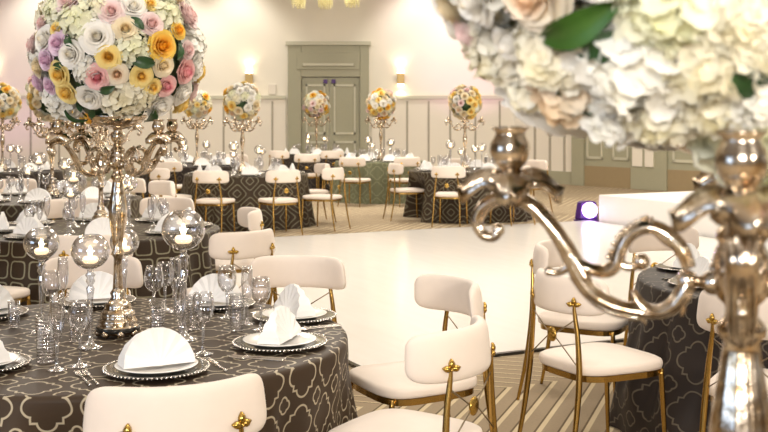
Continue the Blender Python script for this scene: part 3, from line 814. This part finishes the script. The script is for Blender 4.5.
def make_ball(name_label, loc, R, roses, hyds, leaves, fill_seed, fill_cols, nfill, hfill, center, big=False, roser=1.0, dark=True, avoid_cam=False):
    """roses: (px,py,diam_px,colour); located by where the line of sight meets the ball"""
    t = thing('floral_arrangement', name_label, 'flowers', loc); rnd = random.Random(fill_seed)
    cc = Vector(loc)
    placed = []
    def hit(px, py):
        d = Vector(((px-384)/FP, 1, -(py-HZ)/FP)).normalized(); o = Vector((0, 0, CAMZ))-cc
        b = o.dot(d); c = o.dot(o)-R*R; disc = b*b-c
        if disc > 0: return (o+d*(-b-math.sqrt(disc))).normalized()
        p = o+d*(-b); return p.normalized()
    dist = (cc-Vector((0, 0, CAMZ))).length-R*.8; k = FP/dist
    obj('foliage_core', core_bm(R*.80), MT['leaf'], t)
    for (px, py, dm, col) in roses:
        n = hit(px, py); s = dm/k/.125; placed.append((n, dm/k/2))
        put_part(RM[col][rnd.randrange(2)], 'rose', t, n, R, s, rnd.uniform(0, 6), sink=.040*s)
    for (px, py, rp, col) in hyds:
        n = hit(px, py); s = rp/k/.095; placed.append((n, rp/k*.9))
        put_part((HMbig if big else HM)[col], 'hydrangea', t, n, R, s, rnd.uniform(0, 6), sink=.062*s)
    for (px, py, ln, ang_, fresh) in leaves:
        n = hit(px, py); up = Vector((math.cos(math.radians(ang_)), 0, math.sin(math.radians(ang_)))); up = (up-n*up.dot(n)).normalized()
        o = bpy.data.objects.new('leaf', LM2 if fresh else LM); C.objects.link(o); o.parent = t; o.rotation_mode = 'QUATERNION'
        mtx = Matrix((up, n.cross(up), n)).transposed(); o.rotation_quaternion = mtx.to_quaternion(); o.location = n*(R*.98)-up*(ln/k/2); o.scale = (ln/k/.12,)*3
    # the rest of the ball
    N_ = nfill; cand_ = []
    for i in range(N_*8):
        z = 1-2*(i+.5)/(N_*8); rr = math.sqrt(1-z*z); a = i*2.39996; cand_.append(Vector((rr*math.cos(a), rr*math.sin(a), z)))
    rnd.shuffle(cand_); cnt = 0
    for n in cand_:
        if cnt >= nfill: break
        if n.z < (-.93 if big else -.60): continue
        ishyd = rnd.random() < hfill; rad = (.075 if ishyd else .050)*roser
        if any((n*R-p*R).length < (rad+r)*.70 for p, r in placed): continue
        placed.append((n, rad)); cnt += 1
        if ishyd:
            s = roser*.85; put_part((HMbig if big else HM)[rnd.choice(['white', 'cream', 'green'])], 'hydrangea', t, n, R, s, rnd.uniform(0, 6), sink=.062*s)
        else:
            s = roser*.9*rnd.uniform(.85, 1.1); put_part(RM[rnd.choice(fill_cols)][rnd.randrange(2)], 'rose', t, n, R, s, rnd.uniform(0, 6), sink=.040*s)
    return t
FR = [(96, 36, 33, 'white'), (126, 28, 27, 'cream'), (108, 57, 26, 'yellow'), (69, 54, 29, 'white'), (57, 75, 25, 'yellow'), (65, 94, 24, 'yellow'), (96, 78, 27, 'pink'),
 (117, 75, 23, 'peach'), (164, 46, 33, 'orange'), (142, 77, 22, 'yellow'), (154, 88, 19, 'yellow'), (168, 87, 22, 'pink'), (162, 108, 30, 'white'), (88, 99, 28, 'white'),
 (165, 66, 24, 'cream'), (153, 23, 25, 'blush'), (111, 10, 26, 'blush'), (134, 5, 27, 'white'), (56, 43, 26, 'lavender'), (44, 60, 24, 'lavender'), (32, 84, 25, 'lavender'), (48, 87, 18, 'lavender'),
 (188, 72, 28, 'pink'), (30, 45, 24, 'blush'), (183, 106, 26, 'yellow'), (54, 28, 13, 'yellow'), (35, 68, 20, 'cream'), (180, 30, 18, 'orange'), (151, 3, 16, 'yellow'), (190, 50, 20, 'blush'), (40, 22, 18, 'blush')]
FH = [(74, 17, 28, 'green'), (124, 103, 27, 'cream'), (50, 108, 25, 'white'), (135, 47, 21, 'green'), (170, 10, 24, 'green'), (22, 58, 15, 'white'), (83, 72, 15, 'white'), (98, 4, 16, 'cream'), (145, 100, 18, 'cream'), (50, 6, 20, 'green')]
FL = [(142, 62, 26, 170, 0), (180, 50, 20, 60, 0), (150, 118, 28, -80, 0), (76, 118, 26, -60, 0), (136, 22, 20, 140, 0), (105, 90, 20, 200, 0), (68, 40, 18, 120, 0), (190, 92, 16, -60, 0), (58, 66, 16, 20, 0)]
make_ball('huge round arrangement of white, yellow, pink and lavender roses atop the nearest left candelabra', (-1.03, 4.22, 1.845), .325, FR, FH, FL, 5, ['white', 'cream', 'yellow', 'blush', 'peach', 'white'], 56, .3, (109, 58), roser=1.05)
NR = [(528, -4, 92, 'peach'), (468, 2, 66, 'white'), (505, 48, 46, 'white'), (440, 12, 54, 'cream'), (452, 42, 44, 'blush'), (520, 100, 48, 'peach'), (588, -28, 70, 'white')]
NH = [(480, 72, 50, 'cream'), (540, 66, 48, 'cream'), (556, 108, 46, 'peach'), (628, 84, 78, 'white'), (704, 74, 66, 'cream'), (655, 128, 50, 'cream'), (605, 132, 36, 'white'), (715, 118, 44, 'cream'), (756, 108, 40, 'white'), (668, 18, 64, 'green'), (738, 28, 44, 'cream'), (510, 112, 34, 'cream'), (770, 60, 40, 'cream')]
NL = [(576, 26, 105, 38, 1), (576, 112, 60, -70, 0), (756, 84, 80, -50, 0), (600, 46, 70, 40, 0), (540, 78, 60, 10, 0)]
make_ball('close blurred arrangement of white hydrangeas and peach roses at the top right', (.395, 1.205, 1.905), .375, NR, NH, NL, 9, ['white', 'cream', 'peach', 'yellow', 'blush'], 80, .45, None, big=True, roser=1.45)

def small_ball(seed, cols, hfr, R=.25):
    t = thing('floral_arrangement', '', 'flowers'); rnd = random.Random(seed)
    obj('foliage_core', core_bm(R*.78, .95), MT['leaf'], t); n = 62
    for i in range(n):
        z = 1-2*(i+.5)/n; rr = math.sqrt(1-z*z); a = i*2.39996+seed
        v = Vector((rr*math.cos(a), rr*math.sin(a), z))
        if rnd.random() < .05: continue
        RR = R*rnd.uniform(.92, 1.05)
        if rnd.random() < hfr: put_part(HM[rnd.choice(['white', 'cream', 'green'])], 'hydrangea', t, v, RR, .8, rnd.uniform(0, 6), sink=.05)
        else: put_part(RM[rnd.choice(cols)][rnd.randrange(2)], 'rose', t, v, RR, rnd.uniform(.82, 1.08), rnd.uniform(0, 6), sink=.036)
    return t
b1 = Proto(small_ball(1, ['yellow', 'cream', 'yellow', 'orange', 'peach', 'white', 'cream'], .2))
b2 = Proto(small_ball(2, ['peach', 'cream', 'orange', 'yellow', 'white', 'blush'], .15))
b3 = Proto(small_ball(3, ['blush', 'cream', 'cream', 'peach', 'yellow', 'white'], .2))
def sball(pr, key, sc, label, dz=0, rz=0):
    c = CAND[key].location; pr.put((c.x, c.y, TT+.80+.25*sc+dz), rz, label, scale=sc)
sball(b1, 'B', 1.12, 'round yellow and white rose arrangement left of the double door, atop the diamond patterned table', -.02)
sball(b2, 'D', 1.12, 'round peach and yellow rose arrangement just right of the double door')
sball(b3, 'Cc', 1.05, 'round cream and blush rose arrangement farthest right, above the dark table left of the stage')
sball(b2, 'E', 1.15, 'round peach rose arrangement in front of the double door', .02, 2)
sball(b1, 'F', 1.0, 'round yellow rose arrangement half behind the huge left arrangement', 0, 2.5)
sball(b1, 'G', 1.08, 'yellow rose arrangement cut by the left edge of the photo', 0, 4)
sball(b3, 'H', 1.08, 'round rose arrangement on the third left table, mostly behind the huge one', 0, 1)
sball(b2, 'A', 1.08, 'round rose arrangement on the second left table, hidden behind the huge one', 0, 4)

# ------------------------------------------------------------------ tableware
def charger():
    t = thing('charger_plate', '', 'charger plate')
    g = NB(); lathe(g, [(0, 0), (.115, 0), (.13, .006), (.165, .014), (.170, .018), (.165, .020), (.125, .010), (0, .008)], 48); obj('plate', g, MT['charger'], t)
    g = NB()
    for k in range(72):
        a = 2*PI*k/72; bmesh.ops.create_icosphere(g, subdivisions=1, radius=.0052, matrix=Matrix.Translation((.172*math.cos(a), .172*math.sin(a), .016)))
    obj('beaded_rim', g, MT['steel'], t); return t
def dinner():
    g = NB(); lathe(g, [(0, 0), (.08, 0), (.095, .006), (.134, .015), (.137, .018), (.133, .019), (.09, .009), (0, .007)], 48)
    return tag(obj('dinner_plate', g, MT['china']), '', 'plate')
def napkin():
    g = NB(); n = 16; R = .120; H = []
    front = []; back = []
    rows = 7
    def pt(i, j, side):
        a = PI*i/n; r = R*j/rows; x = r*math.cos(a)*1.0; z = r*math.sin(a)*.98
        h = z/(R*.98)
        pl = (.006 if i % 2 else -.001)*j/rows
        y = side*(.040*(1-h)**1.2+.004)+pl*side
        return (x, y, max(z, .0008)+.0)
    for side, store in ((-1, front), (1, back)):
        for i in range(n+1): store.append([g.verts.new(pt(i, j, side)) for j in range(1, rows+1)])
        c = g.verts.new((0, side*.05, .001))
        for i in range(n):
            f = (store[i][0], store[i+1][0], c); g.faces.new(f if side < 0 else f[::-1])
            for j in range(rows-1):
                f = (store[i][j], store[i][j+1], store[i+1][j+1], store[i+1][j]); g.faces.new(f if side < 0 else f[::-1])
        store.append(c)
    for i in range(n): g.faces.new((front[i][-1], back[i][-1], back[i+1][-1], front[i+1][-1]))
    # tucked front collar
    return tag(obj('folded_napkin', g, MT['linen'], smooth=False), '', 'napkin')
def goblet(name, prof_bowl, stem_h, foot, cat, m='glass'):
    t = thing(name, '', cat)
    g = NB(); lathe(g, [(0, 0), (foot, 0), (foot, .002), (foot*.4, .005), (.007, .012), (.0052, .03), (.0050, stem_h*.8), (.007, stem_h), (0, stem_h+.002)], 20); obj('stem', g, MT['glasssolid'], t)
    g = NB(); lathe(g, [(r, z+stem_h) for r, z in prof_bowl], 24); obj('bowl', g, MT[m], t); return t
def mk_wine(): return goblet('wine_goblet', [(.002, .001), (.02, .008), (.034, .028), (.039, .052), (.037, .08), (.031, .108), (.0295, .108), (.0355, .079), (.037, .052), (.032, .03), (.018, .011), (.002, .004)], .10, .036, 'wine glass')
def mk_flute(): return goblet('champagne_flute', [(.002, .001), (.012, .012), (.021, .04), (.0245, .08), (.023, .125), (.0205, .150), (.0192, .150), (.0215, .125), (.0228, .08), (.019, .042), (.01, .014), (.002, .004)], .085, .032, 'champagne flute')
def mk_tumbler():
    g = NB(); lathe(g, [(0, 0), (.028, 0), (.030, .004), (.0305, .06), (.033, .145), (.0312, .145), (.0288, .06), (.028, .014), (0, .012)], 24)
    return tag(obj('water_tumbler', g, MT['glassribbed']), '', 'tumbler')
def mk_fork():
    g = NB(); tube(g, [(0, -.10, .004, .006), (0, -.05, .004, .004), (0, .03, .005, .003), (0, .05, .004, .0095)], 8, flat=.35)
    for k in (-1.5, -.5, .5, 1.5): tube(g, [(k*.0052, .048, .004, .0021), (k*.0054, .07, .003, .0020), (k*.0052, .104, .007, .0012)], 5)
    return tag(obj('fork', g, MT['steel']), '', 'fork')
def mk_knife():
    g = NB(); tube(g, [(0, -.11, .004, .006), (0, -.02, .004, .004), (0, .0, .004, .009), (0, .08, .003, .009), (.003, .115, .003, .002)], 8, flat=.25)
    return tag(obj('knife', g, MT['steel']), '', 'knife')
def mk_holder():
    t = thing('candle_globe_holder', '', 'candle holder')
    g = NB(); lathe(g, [(0, 0), (.045, 0), (.046, .004), (.03, .010), (.013, .02), (.008, .05), (.0085, .12), (.010, .18), (.015, .215), (.008, .225), (.017, .24), (.012, .252), (.019, .262), (.010, .272), (.012, .280), (0, .281)], 20)
    obj('stem', g, MT['glasssolid'], t)
    g = NB(); R = .068; pr = []
    for i in range(15):
        a = -PI/2+.12+(PI*.80)*i/14; pr.append((R*math.cos(a), .348+R*math.sin(a)*.97))
    inn = [(max(r-.0015, .001), z+.0015*(1 if i < 5 else 0)) for i, (r, z) in enumerate(pr)][::-1]
    lathe(g, pr+inn, 28); obj('globe', g, MT['glass'], t)
    g = NB(); Rw = .0655; wp = [(0, .348-Rw*.985)]+[(Rw*math.cos(q), .348+Rw*math.sin(q)*.97) for q in (-1.4, -1.2, -1.0, -.8, -.62, -.5)]; lathe(g, wp+[(0, wp[-1][1]+.0005)], 24); obj('water', g, MT['water'], t)
    g = NB(); lathe(g, [(0, .304), (.020, .304), (.026, .310), (.027, .322), (.022, .328), (0, .326)], 18); cn = obj('candle', g, MT['wax'], t)
    g = NB(); lathe(g, [(0, .327), (.006, .333), (.008, .340), (.0045, .354), (0, .366)], 10); obj('flame', g, MT['flame'], cn)
    return t
_ = 0
CG, DP, NP, WG, FT, TU, FK, KF, HO = [Proto(f()) for f in (charger, dinner, napkin, mk_wine, mk_flute, mk_tumbler, mk_fork, mk_knife, mk_holder)]
def setting(x, y, tx, ty, where, cutlery=True, glasses=True, group=None, sc=1.0, uniq=True, nap=0):
    d = Vector((tx-x, ty-y)).normalized(); rz = math.atan2(d.y, d.x)-PI/2; s = Vector((d.y, -d.x))
    gp = lambda k: None if uniq else k+' '+group
    CG.put((x, y, TT), rz, 'smoked glass charger with a beaded silver rim, '+where, gp('charger plates'))
    DP.put((x, y, TT+.0095), rz, 'white dinner plate on a beaded charger, '+where, gp('dinner plates'))
    NP.put((x, y, TT+.0285), rz+nap, 'white napkin folded into a pleated fan, '+where, gp('napkins'))
    if cutlery:
        for k, o in enumerate((-.215, -.24)):
            q = (x+s.x*o, y+s.y*o, TT); FK.put(q, rz, ('inner' if k == 0 else 'outer')+' silver fork beside the charger, '+where, gp('forks'))
        q = (x+s.x*.205, y+s.y*.205, TT); KF.put(q, rz, 'silver knife beside the charger, '+where, gp('knives'))
    if glasses:
        for pr, a, b, lb in ((WG, .17, .19, 'clear wine goblet'), (FT, .10, .26, 'clear champagne flute')):
            q = (x+s.x*a+d.x*b, y+s.y*a+d.y*b, TT); pr.put(q, rz, lb+' by the place '+where, gp(lb+'s'))
fx, fy = -1.05, 4.2
setting(-.755, 3.62, fx, fy, 'at the near edge, bottom of photo', glasses=False)
setting(-.385, 4.03, fx, fy, 'at the right edge of the nearest table', glasses=False)
setting(-.375, 4.56, fx, fy, 'of the nearest table, below the lone chair', glasses=False)
setting(-.75, 4.86, fx, fy, 'far side of nearest table, right of candelabra', glasses=False, cutlery=False)
setting(-1.30, 4.93, fx, fy, 'far side of nearest table, behind candelabra', glasses=False, cutlery=False)
setting(-1.69, 4.62, fx, fy, 'farther of two cut by left edge', glasses=False, cutlery=False)
setting(-1.375, 3.68, fx, fy, 'nearer of two cut by left edge', glasses=False, cutlery=False)
G_ = lambda pr, px, py, lb, sc=1.0: pr.put(((px-384)*1.6*.53125/(py-HZ), 1.6*.53125*FP/(py-HZ), TT), random.uniform(0, 6), lb, scale=sc)
G_(WG, 80, 366, 'clear wine goblet left of the forks at the near edge', 1.05)
G_(FT, 57, 370, 'champagne flute between the ribbed tumbler and the wine goblet at near left', 1.08)
G_(TU, 46, 362, 'ribbed tall tumbler near the left edge of the nearest table', 1.1)
G_(WG, 203, 354, 'wine goblet between the two nearest place settings', 1.05)
G_(FT, 180, 349, 'champagne flute behind the nearest napkin', 1.1)
G_(TU, 157, 336, 'ribbed tumbler right of the candelabra base', .95)
G_(WG, 154, 318, 'wine goblet right of the candelabra stem, in front of two more glasses', 1.05)
G_(WG, 165, 310, 'wine goblet just left of the tall candle globe')
G_(FT, 175, 312, 'champagne flute touching the stem of the tall candle globe')
G_(TU, 194, 330, 'ribbed tumbler under the tall candle globe', .95)
G_(WG, 227, 318, 'wine goblet in front of the far fan napkin', 1.05)
G_(TU, 237, 331, 'ribbed tumbler left of the right hand place setting')
G_(FT, 247, 324, 'champagne flute behind the right hand place setting')
G_(WG, 261, 330, 'wine goblet nearest to the right hand place setting')
G_(WG, 51, 322, 'wine goblet under the left candle globe')
G_(FT, 63, 312, 'champagne flute right of the left candle globe stem')
G_(TU, 14, 328, 'short clear tumbler at the left edge of the nearest table', .75)
G_(TU, 74, 342, 'small ribbed tumbler left of the candelabra base', .6)
def holder(x, y, h, label, sc=1.0, group=None, z0=TT):
    return HO.put((x, y, z0), random.uniform(0, 6), label, group, scale=h/.348)
holder(-1.345, 4.28, .35, 'lit glass candle globe on a stem, leftmost on the nearest table')
holder(-1.075, 3.99, .355, 'lit glass candle globe directly in front of the candelabra stem')
holder(-1.10, 4.62, .315, 'smaller lit candle globe right behind the candelabra stem')
holder(-.76, 4.13, .42, 'tallest lit candle globe, at right on the nearest table')

DESC = {'A': 'on the second table at left', 'H': 'on the third table at left', 'B': 'on the diamond patterned table', 'Cc': 'on the dark table left of the stage',
        'D': 'on the green clothed table', 'E': 'on the table before the double door', 'F': 'on the far table left of the door', 'G': 'on the far table at the left edge', 'I': 'on the near right table'}
def dress(key, a0, n=8, holders=True, skip=()):
    x, y, r, _ = TABLES[key]
    for k in range(n):
        if k in skip: continue
        a = a0+2*PI*k/n; rr = r-.23
        setting(x+rr*math.cos(a), y+rr*math.sin(a), x, y, DESC[key], cutlery=False, group=DESC[key], uniq=False)
    if holders:
        for k, (a, q, h) in enumerate(((.5, .27, .33), (2.3, .26, .40), (3.9, .28, .30), (5.4, .26, .36))):
            holder(x+q*math.cos(a+a0), y+q*math.sin(a+a0), h, 'lit glass candle globe '+DESC[key], group='candle globes '+DESC[key])
for key, a0 in (('A', .3), ('H', .1), ('B', .2), ('Cc', .45), ('D', .3), ('E', .1), ('F', .35), ('G', .2)): dress(key, a0)
ix, iy = 2.24, 5.62
setting(1.68, 6.02, ix, iy, 'at far left of the right table', cutlery=False, glasses=False)
setting(1.60, 5.45, ix, iy, 'right table, behind the silver arm joint', cutlery=True, glasses=False)
setting(2.02, 5.0, ix, iy, 'near side of right table, behind silver stem', cutlery=False, glasses=False)
setting(2.2, 6.3, ix, iy, 'far side of the right table', cutlery=False, glasses=False)

# ------------------------------------------------------------------ chairs
for (X, Y, tx, ty, lb, kk) in CHAIRS: chair(X, Y, tx, ty, lb)

# ------------------------------------------------------------------ wall sconces, uplight, hanging crystals
def sconce():
    t = thing('wall_sconce', '', 'wall lamp')
    g = NB(); box(g, -.09, -.16, -.13, .09, -.02, .13, .01); obj('lamp_body', g, MT['sconcebody'], t, smooth=False)
    g = NB(); box(g, -.05, -.03, -.06, .05, 0, .06); obj('wall_plate', g, MT['sconcebody'], t, smooth=False)
    for z in (.135, -.155):
        g = NB(); box(g, -.075, -.15, z, .075, -.03, z+.02); obj('lamp_opening', g, MT['sconce'], t, smooth=False)
    return t
SC = Proto(sconce())
for x, lb in ((-3.32, 'brass wall sconce glowing up and down left of the double door'), (.41, 'brass wall sconce glowing up and down right of the double door'), (-9.6, 'brass wall sconce on the far wall beyond the left edge')):
    SC.put((x, RY, 2.52), 0, lb)
    for dz, tz in ((.22, 4), (-.24, 1)): spot('sconce_lamp', (x, RY-.12, 2.52+dz), (x, RY-.02, tz), 9, (1, .84, .58), 130, 1, .05)
t = thing('stage_uplight', 'small black uplight glowing violet white at the corner of the stage', 'uplight', (3.10, 16.66, 0), math.radians(8))
g = NB(); lathe(g, [(0, .02), (.17, .02), (.19, .05), (.15, .28), (.12, .30), (0, .30)], 8); bmesh.ops.scale(g, vec=(1, .7, 1), verts=g.verts); obj('lamp_housing', g, MT['plast'], t, smooth=False)
g = NB(); lathe(g, [(0, 0), (.20, 0), (.20, .02), (0, .02)], 16); obj('foot_plate', g, MT['plast'], t, smooth=False)
g = NB(); lathe(g, [(0, 0), (.115, 0), (.115, .02), (0, .03)], 20); bmesh.ops.rotate(g, verts=g.verts, cent=(0, 0, 0), matrix=Matrix.Rotation(math.radians(80), 3, 'X')); bmesh.ops.translate(g, verts=g.verts, vec=(0, -.125, .17)); obj('lens', g, MT['led'], t)
spot('stage_uplight_beam', (3.13, 16.42, .17), (3.0, 13.5, .35), 14, (.6, .4, 1), 100, 1, .1)
g = NB(); tube(g, [(3.36, 16.86, .008, .008), (3.55, 17.0, .008, .008), (3.9, 17.1, .008, .008), (4.5, 17.35, .008, .008)], 6)
tag(obj('power_cable', g, MT['plast']), 'black cable running from the violet uplight along the stage', 'cable')
def hang():
    t = thing('crystal_pendant', '', 'chandelier'); rnd = random.Random(4)
    g = NB(); lathe(g, [(0, 1.98), (.06, 1.98), (.06, 2.03), (0, 2.04)], 16); tube(g, [(0, 0, .9, .008), (0, 0, 1.99, .008)], 6, smooth=False); obj('hanging_rod', g, MT['sconcebody'], t)
    g = NB(); lathe(g, [(0, .93), (.14, .90), (.15, .86), (0, .86)], 20); obj('crown', g, MT['sconcebody'], t)
    g = NB()
    for k in range(40):
        a = k*2.4; r = .14*math.sqrt((k+.5)/40); L = rnd.uniform(.0, .12)+(.14-r)*.2
        z = .86
        while z > L: bmesh.ops.create_icosphere(g, subdivisions=1, radius=.013, matrix=Matrix.Translation((r*math.cos(a), r*math.sin(a), z))); z -= .034
    o = obj('crystal_strands', g, MT['crystal'], t, smooth=False)
    return t
HG = Proto(hang())
for x, z, lb in ((-1.56, 3.54, 'amber crystal pendant hanging above the door, left of three'), (-1.08, 3.53, 'amber crystal pendant hanging above the door, middle of three'), (-.59, 3.56, 'amber crystal pendant hanging above the door, right of three')):
    HG.put((x, 20, z), x, lb)
